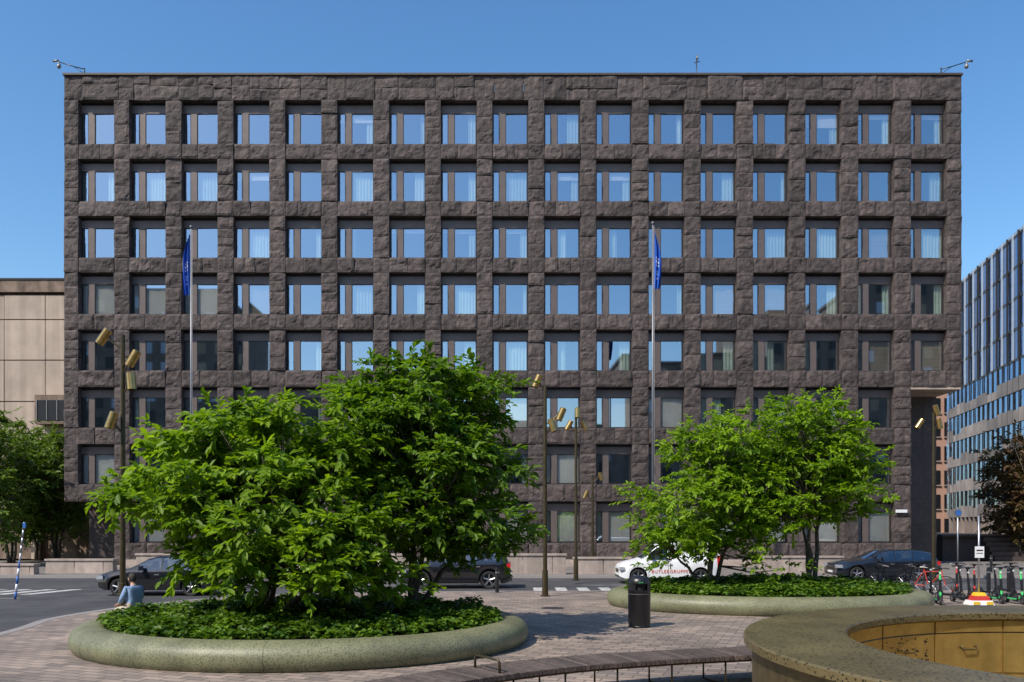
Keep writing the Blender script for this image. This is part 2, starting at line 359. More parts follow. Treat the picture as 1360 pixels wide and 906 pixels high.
# windows
wn=MB(); gl=MB(); it=MB()
yw=D+0.42
def state(r_,c):
    if r_==3 and c<4: return 'blind' if c<3 else 'beige'
    if r_==7: return 'blind'
    if r_==5 and c in (8,11): return 'blind'
    if r_==6 and c in(0,9): return 'blind'
    if (r_,c) in ((2,15),(4,15),(4,16),(5,10),(3,12),(3,13),(5,7)): return 'beige'
    if (r_,c) in ((1,10),(2,6),(2,7),(2,8),(0,14),(0,15),(0,16),(0,5),(3,2),(1,3),(1,9)): return 'half'
    if (r_,c) in ((1,1),(1,2),(1,5),(1,8),(2,13),(2,14),(2,16),(2,3),(4,8),(3,7),(3,5)): return 'curt'
    return random.choice(['open','side','side','sidel','open','open','side'] if r_>0 else ['open','open','open','side'])
for ri,(t,b_) in enumerate(rows):
    zt,zb=bz(t),bz(b_); h=zt-zb
    for ci,(x0,x1) in enumerate(ox):
        if ri==7 and ci==0: continue
        if ri>=5 and ci==16: continue
        w=x1-x0; zl=zt-h*0.235
        wn.box(x0,x1,yw+0.03,yw+0.2,zt-0.16,zt+0.05,'black')
        wn.box(x0-0.01,x1+0.01,yw-0.02,yw+0.12,zl,zt-0.14,'panel')
        wn.box(x0+w*0.19,x0+w*0.365,yw-0.015,yw+0.12,zb,zl-0.003,'panel')
        wn.box(x0-0.01,x1+0.01,yw-0.10,yw+0.12,zb-0.03,zb+0.05,'frame')
        wn.box(x1-0.05,x1+0.01,yw,yw+0.1,zb+0.05,zl-0.003,'frame'); wn.box(x0-0.01,x0+0.045,yw,yw+0.1,zb+0.05,zl-0.003,'frame')
        ga=(x0+0.045,x0+w*0.19); gb=(x0+w*0.365,x1-0.05)
        for (p,q) in (ga,gb):
            fr=0.035
            wn.box(p,p+fr,yw+0.01,yw+0.08,zb+0.05,zl-0.003,'frame'); wn.box(q-fr,q,yw+0.01,yw+0.08,zb+0.05,zl-0.003,'frame')
            wn.box(p+fr,q-fr,yw+0.01,yw+0.08,zl-fr-0.003,zl-0.003,'frame'); wn.box(p+fr,q-fr,yw+0.01,yw+0.08,zb+0.05,zb+0.05+fr,'frame')
            j=[random.uniform(-.013,.013) for _ in range(3)]
            gl.poly([(p,yw+.04+j[0],zb+.05),(q,yw+.04+j[1],zb+.05),(q,yw+.04+j[1]+j[2],zl),(p,yw+.04+j[0]+j[2],zl)],'glass')
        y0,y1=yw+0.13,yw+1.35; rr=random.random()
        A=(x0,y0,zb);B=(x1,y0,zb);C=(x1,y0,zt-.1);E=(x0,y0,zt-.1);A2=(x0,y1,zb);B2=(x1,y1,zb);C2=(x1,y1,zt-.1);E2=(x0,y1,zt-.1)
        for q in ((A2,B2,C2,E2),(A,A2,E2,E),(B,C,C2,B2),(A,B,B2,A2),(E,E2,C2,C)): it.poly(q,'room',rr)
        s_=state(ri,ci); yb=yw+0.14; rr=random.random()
        def curtain(a,b2,m='curtain'):
            n=max(6,int((b2-a)/0.04)); k=len(it.v); ph=random.uniform(0,6)
            for i in range(n+1):
                xx=a+(b2-a)*i/n; yy=yb+0.08+0.035*math.sin(i*1.3+ph)+0.01*math.sin(i*3.1)
                it.v.append((xx,yy,zb+.05)); it.v.append((xx,yy,zl))
            for i in range(n): it.face((k+2*i,k+2*i+2,k+2*i+3,k+2*i+1),m,rr,True)
        if s_ in('blind','beige','half'):
            m='blind_bg' if s_=='beige' else 'blind'
            zz=zb+0.06 if s_!='half' else zl-(zl-zb)*random.choice([0.25,.4,.6,.15])
            if s_=='half' or s_=='blind':
                it.box(x0+.02,x1-.02,yb,yb+.01,zz,zl,m,rr)
            else:
                k=int((zl-zz)/0.08)
                for i in range(k): it.poly([(x0+.02,yb,zz+i*.08),(x1-.02,yb,zz+i*.08),(x1-.02,yb+.03,zz+i*.08+.074),(x0+.02,yb+.03,zz+i*.08+.074)],m,rr)
            if s_=='half' and random.random()<.5: curtain(x1-.5,x1-.05)
        elif s_=='curt': curtain(x0+.02,x1-.03)
        elif s_=='side': curtain(x1-random.uniform(.3,.8),x1-.04); curtain(x0+.03,x0+.4)
        elif s_=='sidel': curtain(x0+.03,x0+random.uniform(.9,1.5))
for o in (wn.build('window_frames'),gl.build('window_panes'),it.build('rooms_and_blinds')): wparent(o,bld)
co=MB(); ZS=bz(514); ZLs=bz(666); xr=ox[16][0]-0.05; xl=ox[0][1]+0.25
co.box(XL,XR,D+1.85,D+32,ZS+0.01,ZT-0.9,'granite_smooth')
co.box(XL+.01,xr,D+1.86,D+31,ZLs,ZS+.005,'granite_smooth')
co.box(xl,xr-.01,D+1.87,D+30.9,0,ZLs-.005,'granite_smooth')
for (a,b_,c,d_) in ((XL,XL+.35,ZLs,ZT-.13),(XR-.35,XR,ZS,ZT-.13)):
    zz=c
    while zz<d_-.1:
        z2=min(zz+1.745,d_); yy=D+.56
        while yy<D+32: 
            y2=min(yy+2.2,D+32); co.box(a,b_,yy+.005,y2-.005,zz+.006,z2-.006,'granite'); yy=y2
        zz=z2
yy=D+3.0
def slabwall(xa,xb,za,zb):
    zz=za
    while zz<zb-.01:
        z2=min(zz+1.3,zb); x=xa
        while x<xb-.01:
            x2=min(x+1.15,xb); co.box(x+.004,x2-.004,yy-random.uniform(0,.012),yy+.4,zz+.004,z2-.004,'granite_smooth'); x=x2
        zz=z2
slabwall(XL,xl,0,ZLs); slabwall(xr,XR,0,ZS-.15)
co.box(XL,XL+.4,yy+.4,D+32,0,ZLs-.004,'granite'); co.box(XR-.4,XR,yy+.4,D+32,0,ZS-.16,'granite')
co.box(XL+.02,xl,D+.05,D+3.0,ZLs-.003,ZLs+.2,'granite_smooth'); co.box(xr+.02,XR-.02,D+.03,D+6.0,ZS-.14,ZS-.004,'concrete')
co.box(xr-.4,xr,D+.56,D+3.0,0,ZS-.01,'granite'); co.box(xl,xl+.4,D+.56,D+3.0,0,ZLs-.01,'granite')
co.box(XL+.3,XR-.3,D+1.0,D+2.2,ZT-1.2,ZT-.6,'granite_smooth')
wparent(co.build('building_core'),bld)
pq=MB(); pq.box(bx(1188),bx(1203),D-.20,D-.14,bz(681),bz(677),'white'); wparent(pq.build('wall_plaque'),bld)
def cctv(px,sgn):
    e=grp('security_camera',(bx(px),D+.2,ZT)); m=MB()
    L=33/S
    m.tube([(0,0,0),(0,0,.45)],.04,'black'); m.tube([(0,0,.38),(sgn*L*.5,0,.58),(sgn*L,-.1,.78)],.03,'black')
    m.tube([(0,0,.1),(sgn*.6,0,.5)],.018,'black')
    m.tube([(sgn*L,-.1,.8),(sgn*L,-.1,.6)],.035,'frame_lt'); m.tube([(sgn*(L-.02),-.1,.62),(sgn*L,-.1,.45),(sgn*L,-.1,.38)],[.11,.12,.06],'frame_lt',12)
    m.tube([(sgn*(L+.0),-.1,.86),(sgn*(L+.30),-.15,.8)],.06,'frame_lt',10); m.box(sgn*(L+.30)-.03,sgn*(L+.30)+.03,-.2,-.1,.75,.85,'black')
    m.build('camera_and_arm',e)
cctv(110,-1); cctv(1252,1)
e=grp('roof_antenna',(bx(925)*(D+1.5)/D,D+1.5,ZT-.6)); m=MB(); m.tube([(0,0,0),(0,0,2.5)],.03,'frame'); m.tube([(-.15,0,2.1),(.2,0,2.2)],.03,'frame'); m.tube([(0.05,0,2.3),(.05,0,2.55)],.06,'frame_lt'); m.build('mast',e)
e=grp('roof_antenna',(bx(990)*(D+1.5)/D,D+1.5,ZT-.6)); m=MB(); m.tube([(0,0,0),(0,0,1.25)],.025,'frame'); m.tube([(-.5,0,1.0),(.5,0,1.4)],.02,'frame')
for k in range(5): m.tube([(-.4+k*.2,-.2,1.04+k*.08),(-.4+k*.2,.2,1.04+k*.08)],.012,'frame')
m.build('mast',e)

# ---------------------------------------------------------------- left concrete building
d=62; e=grp('concrete_building',(X(0,d),d,0)); m=MB()
xr2=X(87,d)+1.5; zt=Z(372,d)
m.box(-62,xr2,d+.5,d+25,0,zt-.3,'concrete_dk')
m.box(-62,xr2,d-.05,d+.5,Z(388,d),zt,'concrete_dk'); m.box(-62,xr2,d-.12,d+.6,zt,zt+.12,'frame')
zs=[Z(391,d),Z(424,d),Z(478,d),Z(533,d),Z(590,d),Z(650,d)]
for k in range(5):
    x=xr2
    while x>-62:
        m.box(x-3.05,x-.03,d+random.uniform(.1,.14),d+.5,zs[k+1]+.04,zs[k]-.04,'concrete'); x-=3.08
m.box(X(55,d),xr2,d-.9,d+.1,Z(565,d),Z(527,d),'concrete_dk'); m.box(X(58,d),xr2-.2,d-.95,d-.88,Z(560,d),Z(534,d),'black')
for k in range(4): m.box(X(58,d)+k*.75,X(58,d)+k*.75+.06,d-1.0,d-.94,Z(560,d),Z(534,d),'frame_lt')
m.box(-62,xr2,d+.2,d+.5,2.9,Z(650,d),'concrete_dk')
x=-60
while x<xr2-1: m.box(x,x+.5,d,d+.5,0,2.9,'concrete'); x+=4
wparent(m.build('walls'),e)

# ---------------------------------------------------------------- right glass building
e=grp('glass_office_building',(46.4,75,0)); m=MB(); g2=MB()
dirv=Vector((0.208,1,0)).normalized(); P0=Vector((46.4,75,0))-dirv*30; nrm=Vector((-dirv.y,dirv.x,0)); LEN=52; HT=Z(298,75)
def q3(s,off,z): p=P0+dirv*s+nrm*off; return (p.x,p.y,z)
def obox(s0,s1,o0,o1,z0,z1,mm,r=None):
    if r is None: r=random.random()
    b=len(m.v); m.v+=[q3(s0,o0,z0),q3(s1,o0,z0),q3(s1,o1,z0),q3(s0,o1,z0),q3(s0,o0,z1),q3(s1,o0,z1),q3(s1,o1,z1),q3(s0,o1,z1)]
    for q in ((0,3,2,1),(4,5,6,7),(0,1,5,4),(1,2,6,5),(2,3,7,6),(3,0,4,7)): m.face([b+i for i in q],mm,r)
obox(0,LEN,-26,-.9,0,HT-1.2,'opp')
obox(0,LEN,-.9,.02,HT-.35,HT,'fin')
nf=9; fh=(HT-.4-3.6)/nf; nlow=5
for k in range(nf+1):
    zz=3.6+k*fh
    if k<nf:
        s=0.0
        while s<LEN:
            t=1.35; j=[random.uniform(-.014,.014) for _ in range(3)]
            g2.poly([q3(s,0+j[0],zz+.05),q3(s+t,j[1],zz+.05),q3(s+t,j[1]+j[2],zz+fh),q3(s,j[0]+j[2],zz+fh)],'glass_rt')
            s+=t
    if k<nlow:
        s=0.0
        while s<LEN:
            s2=min(s+random.choice([1.35,2.7,2.7,4.05]),LEN); ext=random.uniform(.6,1.25); obox(s,s2-.01,-.3,.10+random.uniform(0,.03),zz-.12,zz+ext,'pier_refl'); s=s2  # coloured bands imitate the wavy reflections in the lower glass
    else: obox(0,LEN,-.3,.05,zz-.16,zz+.10,'frame')
s=0; q=0
while s<LEN:
    obox(s-.03,s+.03,.02,.20,3.6+nlow*fh,HT-.1,'fin' if q%2==0 else 'frame'); obox(s-.03,s+.03,.02,.12,3.6,3.6+nlow*fh,'frame')
    obox(s-.2,s+.2,-.2,.1,0,3.5,'pier_refl'); s+=1.35; q+=1
g2.poly([q3(0,-.3,0),q3(LEN,-.3,0),q3(LEN,-.3,3.5),q3(0,-.3,3.5)],'glass_dk')
for s in range(0,int(LEN),4): 
    for k in range(nf): m.poly([q3(s,-.6,3.6+k*fh),q3(s+3.9,-.6,3.6+k*fh),q3(s+3.9,-.6,3.6+(k+1)*fh),q3(s,-.6,3.6+(k+1)*fh)],'room',random.random())
wparent(m.build('structure'),e); wparent(g2.build('curtain_wall'),e)
e=grp('pink_building',(57,110,0)); m=MB(); zz=Z(512,110)
m.box(50,64,110,125,0,zz,'pink'); 
for k in range(6):
    zk=1+k*3.2
    for j in range(8): m.box(50.4+j*1.75,51.6+j*1.75,109.9,110.02,zk+.6,zk+2.5,'black'); m.box(50.3+j*1.75,51.7+j*1.75,109.8,110,zk+.45,zk+.58,'limestone')
wparent(m.build('walls'),e)
m=MB(); 
m.box(X(1252,60),70,60,100,-.1,1.72,'granite_smooth'); m.box(X(1252,60)-.3,70,59.5,60.2,1.72,1.86,'granite_smooth')
for k in range(5): m.box(X(1300,60)+k*.0,70,58-.0+k*.35,60,k*.33,(k+1)*.33-.01,'granite_smooth')
m.build('terrace_steps')

# ---------------------------------------------------------------- buildings across the square (reflected in windows)
def opp(x0,x1,y0,y1,h):
    e=grp('stone_building',((x0+x1)/2,(y0+y1)/2,0)); m=MB(); m.box(x0,x1,y0,y1,0,h,'opp')
    m.box(x0-.3,x1+.3,y0-.3,y1+.3,h,h+.5,'granite_smooth')
    z=1.2
    while z<h-2.5:
        x=x0+1
        while x<x1-2:
            m.box(x,x+1.5,y1-.02,y1+.06,z,z+1.9,random.choice(['black','frame','fin','blind_bg']),None); x+=3.0
        z+=3.4
    wparent(m.build('walls'),e)
opp(-95,-48,-60,-40,44); opp(-48,-22,-62,-41,24); opp(-22,22,-60,-40,19); opp(22,44,-60,-40.5,31); opp(44,58,-60,-40,38); opp(58,95,-62,-40,45)

# ---------------------------------------------------------------- low stone walls
def lowwall(px0,px1,d,h,w=.5):
    m=MB(); x=X(px0,d); x1=X(px1,d)
    while x<x1:
        x2=min(x+1.5,x1); m.box(x+.006,x2-.006,d,d+w,-.02,h,'limestone',bev=.02); x=x2
    m.box(X(px0,d)-.03,x1+.03,d-.04,d+w+.04,h,h+.09,'limestone',.6)
    m.build('stone_wall')
lowwall(655,752,42.0,.95); lowwall(762,838,42.0,.78); lowwall(1010,1120,43,.8); lowwall(560,650,43.5,1.0); lowwall(430,540,43.5,.9); lowwall(180,420,44,.9)
lowwall(60,150,43,.65); lowwall(-40,45,41.8,.45)
m=MB()
for k in range(3): m.box(bx(172),bx(1195),D-1.6+k*.5,D-.22,0.0+k*.14,.14+k*.14-.003,'limestone')
m.build('building_steps')

# ---------------------------------------------------------------- planters
def planter(cx,cy,a,b):
    e=grp('stone_planter',(cx,cy,0)); m=MB(); n=96
    prof=[(.10,0.0),(.05,.05),(.0,.16),(.0,.27),(.05,.38),(.14,.45),(.28,.495),(.44,.5),(.58,.48),(.68,.42),(.72,.3)]
    for (o,z) in prof:
        for k in range(n):
            t=2*math.pi*k/n; m.v.append(((a-o)*math.cos(t),(b-o)*math.sin(t),z))
    for i in range(len(prof)-1):
        for k in range(n): m.face((i*n+k,i*n+(k+1)%n,(i+1)*n+(k+1)%n,(i+1)*n+k),'rim',.5,True)
    m.build('rim',e)
    j=MB()
    for k in range(7):
        t=2*math.pi*(k+.3)/7
        pts=[((a-o)*math.cos(t)*1.0003,(b-o)*math.sin(t)*1.0003,z) for (o,z) in prof[:-1]]
        j.tube(pts,.004,'rim',4)
    j.build('rim_joints',e)
    s=MB(); rings=10
    def hz(x,y,q): return .40+.18*(1-q**2)+.06*noise.noise(Vector((x*1.2+cx,y*1.2,0)))
    for i in range(rings+1):
        q=i/rings
        for k in range(n):
            t=2*math.pi*k/n; x=(a-.7)*q*math.cos(t); y=(b-.7)*q*math.sin(t); s.v.append((x,y,hz(x,y,q)))
    for i in range(rings):
        for k in range(n): s.face((i*n+k,i*n+(k+1)%n,(i+1)*n+(k+1)%n,(i+1)*n+k),'soil',.5,True)
    s.build('soil',e)
    return e,hz
def leaves_obj(name,P,Dv,Nv,L,W,matn,parent,rnd):
    Dv=Dv/np.linalg.norm(Dv,axis=1,keepdims=True); Sv=np.cross(Dv,Nv); Sv/=np.linalg.norm(Sv,axis=1,keepdims=True)+1e-9; Nn=np.cross(Sv,Dv)
    L=L[:,None];W=W[:,None]; n=len(P)
    V=np.empty((n,6,3)); V[:,0]=P; V[:,1]=P+Dv*L*.33+Sv*W*.9+Nn*W*.3; V[:,2]=P+Dv*L*.72+Sv*W*.75+Nn*W*.15
    V[:,3]=P+Dv*L-Nn*L*.12; V[:,4]=P+Dv*L*.72-Sv*W*.75+Nn*W*.15; V[:,5]=P+Dv*L*.33-Sv*W*.9+Nn*W*.3
    me=bpy.data.meshes.new(name); me.vertices.add(n*6); me.vertices.foreach_set('co',V.reshape(-1))
    base=(np.arange(n)*6)[:,None]; idx=np.concatenate([base+np.array([0,1,2,3]),base+np.array([0,3,4,5])],axis=1).reshape(-1)
    me.loops.add(n*8); me.loops.foreach_set('vertex_index',idx.astype(np.int32))
    me.polygons.add(n*2); me.polygons.foreach_set('loop_start',(np.arange(n*2)*4).astype(np.int32)); me.polygons.foreach_set('loop_total',np.full(n*2,4,dtype=np.int32))
    me.update(calc_edges=True)
    me.materials.append(M[matn]); at=me.attributes.new('rnd','FLOAT','FACE'); at.data.foreach_set('value',np.repeat(rnd,2).astype(np.float32))
    o=bpy.data.objects.new(name,me); scene.collection.objects.link(o); o.parent=parent; return o
def groundcover(e,hz,cx,cy,a,b,n,L=.11):
    t=rng.uniform(0,2*np.pi,n); q=np.sqrt(rng.uniform(0,1,n)); q=np.minimum(q,1)
    edge_n=np.array([noise.noise(Vector((math.cos(tt)*5,math.sin(tt)*5,cx))) for tt in t])*.2
    x=(a-.6+edge_n)*q*np.cos(t); y=(b-.6+edge_n)*q*np.sin(t)
    z=np.array([hz(x[i],y[i],q[i])+.06+.2*(noise.noise(Vector((x[i]*2.2,y[i]*2.2,5)))) for i in range(n)])+rng.uniform(-.02,.16,n)
    P=np.stack([x,y,z],1); ph=rng.uniform(0,2*np.pi,n)
    Dv=np.stack([np.cos(ph),np.sin(ph),rng.uniform(-.5,.5,n)],1); Nv=np.stack([rng.normal(0,.4,n),rng.normal(0,.4,n),np.ones(n)],1)
    c=np.array([noise.noise(Vector((x[i]*1.5,y[i]*1.5,9))) for i in range(n)])
    leaves_obj('ivy_groundcover',P,Dv,Nv,rng.uniform(.7,1.3,n)*L,rng.uniform(.7,1.3,n)*L*.42,'ivy',e,np.clip(.45+.6*c+rng.normal(0,.2,n),0,1))
PL=(-4.28,17.45,4.62,3.95); PR=(7.85,25.6,4.9,3.6)
e1,h1=planter(*PL); groundcover(e1,h1,*PL,27000)
e2,h2=planter(*PR); groundcover(e2,h2,*PR,20000,.13)

# ---------------------------------------------------------------- trees
def tree(name,base,lobes,nclump,ntwig,nleaf,leafL,lm,rc=.6,stems=4,srad=.07,flat=.6,spread=.35,seed=1):
    rg=np.random.default_rng(seed); e=grp(name,base); bx_,by_,bz_=base; tr=MB()
    vol=np.array([l[3]*l[4]*l[5] for l in lobes])**.8; vol=vol/vol.sum()
    st_=[]
    for k in range(stems):
        an=2*math.pi*k/stems+rg.uniform(-.5,.5); sp=rg.uniform(.5,1.2)*spread
        l=lobes[rg.integers(len(lobes))]
        top=Vector((l[0]-bx_,l[1]-by_,l[2]-bz_))*rg.uniform(.55,.9)
        top.x+=math.cos(an)*sp*2; top.y+=math.sin(an)*sp*2
        pts=[Vector((math.cos(an)*.12,math.sin(an)*.12,-.05))]
        for i in range(1,7):
            q=i/6; pts.append(Vector((math.cos(an)*.12+(top.x)*q**1.3+rg.uniform(-.06,.06),math.sin(an)*.12+top.y*q**1.3+rg.uniform(-.06,.06),top.z*q)))
        tr.tube(pts,[srad*(1-.11*i) for i in range(7)],'bark',8); st_.append(pts)
    PP=[];DD=[];NN=[];RR=[]
    for c in range(nclump):
        l=lobes[rg.choice(len(lobes),p=vol)]
        v=rg.normal(size=3); v/=np.linalg.norm(v); q=rg.uniform(.12,1)**.42
        wob=1+.22*noise.noise(Vector((v[0]*1.7+l[0],v[1]*1.7+l[1],v[2]*1.7+seed)))
        p=np.array([l[0]-bx_+v[0]*l[3]*q*wob,l[1]-by_+v[1]*l[4]*q*wob,l[2]-bz_+v[2]*l[5]*q*wob])
        s=min(st_,key=lambda s_:min((Vector(p)-a).length for a in s_[2:])); a=min(s[2:],key=lambda a:(Vector(p)-a).length+max(0,a.z-p[2])*1.0)
        mid=(a+Vector(p))/2+Vector((0,0,-.08*(Vector(p)-a).length)); tr.tube([a,mid,Vector(p)],[srad*.4,srad*.26,.008],'bark',5)
        out=np.array([v[0],v[1],0.15]); 
        r0=rc*rg.uniform(.7,1.3); tone=rg.normal(0,.16)
        for t in range(ntwig):
            w=rg.normal(size=3); w[2]*=.45; w/=np.linalg.norm(w); w=w+out*.5; w/=np.linalg.norm(w)
            ln=r0*rg.uniform(.6,1.15); off=rg.normal(size=3)*np.array([.3,.3,.3*flat])*r0
            tt=np.linspace(.25,1,nleaf)+rg.uniform(-.04,.04,nleaf)
            pos=p+off+w*ln*tt[:,None]; pos[:,2]-=.12*ln*tt**2
            ph=np.arange(nleaf)*2.4+rg.uniform(0,6)
            side=np.cross(w,[0,0,1.0]); side/=np.linalg.norm(side)+1e-9; up=np.cross(side,w)
            d=side*np.cos(ph)[:,None]*.8+up*(np.sin(ph)[:,None]*.35)+w*.75+rg.normal(0,.2,(nleaf,3)); d[:,2]-=.22
            nn=np.stack([rg.normal(0,.35,nleaf),rg.normal(0,.35,nleaf),np.ones(nleaf)],1)+np.array([v[0],v[1],0])*.35
            PP.append(pos);DD.append(d);NN.append(nn); RR.append(np.clip(.5+tone+rg.normal(0,.2,nleaf)+.25*(tt-.6),0,1))
    P=np.concatenate(PP);Dv=np.concatenate(DD);Nv=np.concatenate(NN);R=np.concatenate(RR); n=len(P)
    tr.build('trunk_and_branches',e); 
    L=rg.uniform(.65,1.25,n)*leafL; leaves_obj('foliage',P,Dv,Nv,L,L*rg.uniform(.2,.27,n),lm,e,R)
    return e
tree('magnolia_tree',(-5.0,16.9,.5),[(-5.2,16.9,3.0,2.5,2.2,1.7),(-4.7,17,3.9,1.7,1.5,1.3),(-4.2,15.5,2.0,1.9,1.0,.9),(-6.8,17.0,2.9,1.2,1.1,1.1),(-3.0,16.2,2.0,1.3,1,.85)],205,12,11,.195,'leafA',.5,5,.07,seed=3)
tree('magnolia_tree',(-2.1,18.3,.5),[(-2.1,18.4,4.5,1.9,1.7,1.75),(-1.5,18.2,3.2,2.0,1.8,1.5),(-2.6,18.4,5.0,1.2,1.1,1.0),(-.9,18,2.4,1.3,1.2,.8)],190,12,11,.18,'leafB',.5,4,.08,seed=5)
tree('dogwood_tree',(6.0,25.2,.5),[(6.0,25.2,3.1,2.2,1.9,1.7),(6.4,25.3,4.6,1.6,1.5,1.35),(7.6,24.9,2.2,1.0,.9,1.2),(5.2,25,2.2,1.4,1.3,1.0)],180,11,10,.165,'leafC',.5,4,.08,seed=8)
tree('dogwood_tree',(9.35,25.9,.5),[(9.2,25.7,4.8,1.7,1.6,1.7),(9.7,25.6,3.6,1.9,1.7,1.2),(8.6,25.6,3.6,1.6,1.5,1.3)],160,11,10,.165,'leafC',.48,3,.09,seed=9)
for (px,d,top,w,sd,lm) in ((15,55,556,2.9,21,'leafD'),(75,57,575,2.6,22,'leafD'),(-30,50,530,3,23,'leafD'),(50,60,560,2.8,26,'leafD'),(1352,66,585,2.6,24,'leafR'),(1378,58,560,3.0,25,'leafR')):
    x=X(px,d); zt=Z(top,d)
    tree('street_tree',(x,d,0),[(x,d,zt*.58,w,w,zt*.42),(x,d,zt*.72,w*.7,w*.7,zt*.28),(x,d,zt*.36,w*.9,w*.9,zt*.2)],80,9,9,.34,lm,1.0,3,.12,seed=sd)

# ---------------------------------------------------------------- street lamps
def lamp(x,d,h,heads):
    e=grp('street_lamp',(x,d,0)); m=MB()
    m.tube([(0,0,0),(0,0,.9),(0,0,.92),(0,0,h)],[.11,.10,.075,.06],'post',12); m.tube([(0,0,0),(0,0,.03)],.18,'post',16)
    m.build('post',e,30)
    hb=MB()
    for (dx,z,tl,dy) in heads:
        sg=1 if dx>0 else -1
        c=Vector((dx,dy,z)); ax=Vector((sg*math.sin(tl),dy*.5,-math.cos(tl))).normalized()
        hb.tube([(0,0,z-.35),(dx*.6,dy*.6,z-.12),tuple(c-ax*.18)],.025,'post',8)
        hb.tube([c-ax*.24,c-ax*.22,c+ax*.22],[.09,.115,.115],'lampbrass',18,cap=False)
        hb.tube([c-ax*.24,c-ax*.235],[.09,.02],'lampbrass',18); hb.tube([c+ax*.10,c+ax*.12],[.11,.11],'black',18); hb.tube([c+ax*.218,c+ax*.222],[.117,.117],'lampbrass',18,cap=False)
    hb.build('lamp_heads',e,40)
lamp(X(163,22),22,7.5,[(-.5,7.45,.6,0),(.32,6.85,-.5,-.1),(.28,6.25,.1,-.1),(-.2,5.2,.3,-.2)])
lamp(X(724,28.7),28.7,7.3,[(-.28,7.45,.4,0),(.55,6.3,-.4,0),(.25,5.9,.3,-.15)])
lamp(X(765,37.2),37.2,7.6,[(.05,7.5,.0,-.2),(-.32,6.95,.5,0),(.38,6.95,.5,0)])
lamp(X(787,46),46,5.3,[(.45,5.2,.3,0),(-.38,4.2,.4,0)])
lamp(X(1240,36.2),36.2,7.4,[(.12,7.5,.3,0),(-.62,6.9,.6,0),(.2,6.9,.2,-.1)])

# ---------------------------------------------------------------- flagpoles
def flagpole(px,d,top,f0,f1,fx):
    x=X(px,d); e=grp('flagpole',(x,d,0)); m=MB(); zt=Z(top,d)
    m.tube([(0,0,0),(0,0,zt)],[.07,.04],'pole',12); m.tube([(0,0,zt),(0,0,zt+.08),(0,0,zt+.14)],[.07,.09,.02],'pole',12); m.tube([(0,0,0),(0,0,.3)],.16,'pole',16)
    m.tube([(.07,-.05,1.2),(.05,-.04,zt-.1)],.006,'white',4); m.build('pole',e)
    fl=MB(); z0=Z(f0,d); z1=Z(f1,d); ny=40; nx=26
    for j in range(ny+1):
        v=j/ny; w=.08+.46*math.sin(min(1,v*1.6)*math.pi*.5)*(1-.45*max(0,v-.7)/.3)
        for i in range(nx+1):
            u=i/nx; x_=.06*(1 if fx>0 else -1)+fx*w*u*(.9+.1*math.sin(v*7)); y_=.13*math.sin(u*13+v*3)*(.4+u*.6)
            fl.v.append((x_,y_-.02,z0+(z1-z0)*v-.35*u*(1-v)))
    for j in range(ny):
        for i in range(nx):
            a=j*(nx+1)+i; y=(j in (18,20,21,23) and 5<i<17 and i%4>1) or (j in(27,29,32) and 6<i<14 and i%3)
            fl.face((a,a+1,a+nx+2,a+nx+1),'white' if y else 'blue',.5,True)
    fl.build('flag',e)
flagpole(254,42,303,310,392,-.9); flagpole(867,42,298,305,384,.9)

# ---------------------------------------------------------------- bin
def bin_():
    d=19.85; e=grp('litter_bin',(X(849,d),d,0)); m=MB()
    m.lathe(0,0,[(.0,0),(.25,0),(.26,.03),(.245,.05),(.262,.08),(.268,.85),(.275,.86),(.275,.9)],'black',40)
    m.lathe(0,0,[(.20,.9),(.20,1.04)],'rubber',40)
    n=40
    b=len(m.v)
    for k in range(n+1):
        t=math.pi*.5+2*math.pi*k/n
        m.v.append((.272*math.cos(t),.272*math.sin(t),.89)); m.v.append((.272*math.cos(t),.272*math.sin(t),1.05))
    for k in range(n):
        an=(90+360*k/n)%360
        if 235<an<305 or 60<an<120: continue
        m.face((b+2*k,b+2*k+2,b+2*k+3,b+2*k+1),'black',.5,True)
    m.lathe(0,0,[(.272,1.05),(.28,1.05),(.28,1.09),(.272,1.11),(.26,1.16),(.20,1.21),(.1,1.235),(0,1.24)],'black',40)
    m.lathe(0,0,[(.271,.80),(.274,.80),(.274,.81),(.271,.81)],'frame_lt',40)
    m.poly([(-.05,-.272,1.055),(.05,-.272,1.055),(.05,-.284,1.095),(-.05,-.284,1.095)],'green'); m.build('bin_body',e,40)
bin_()

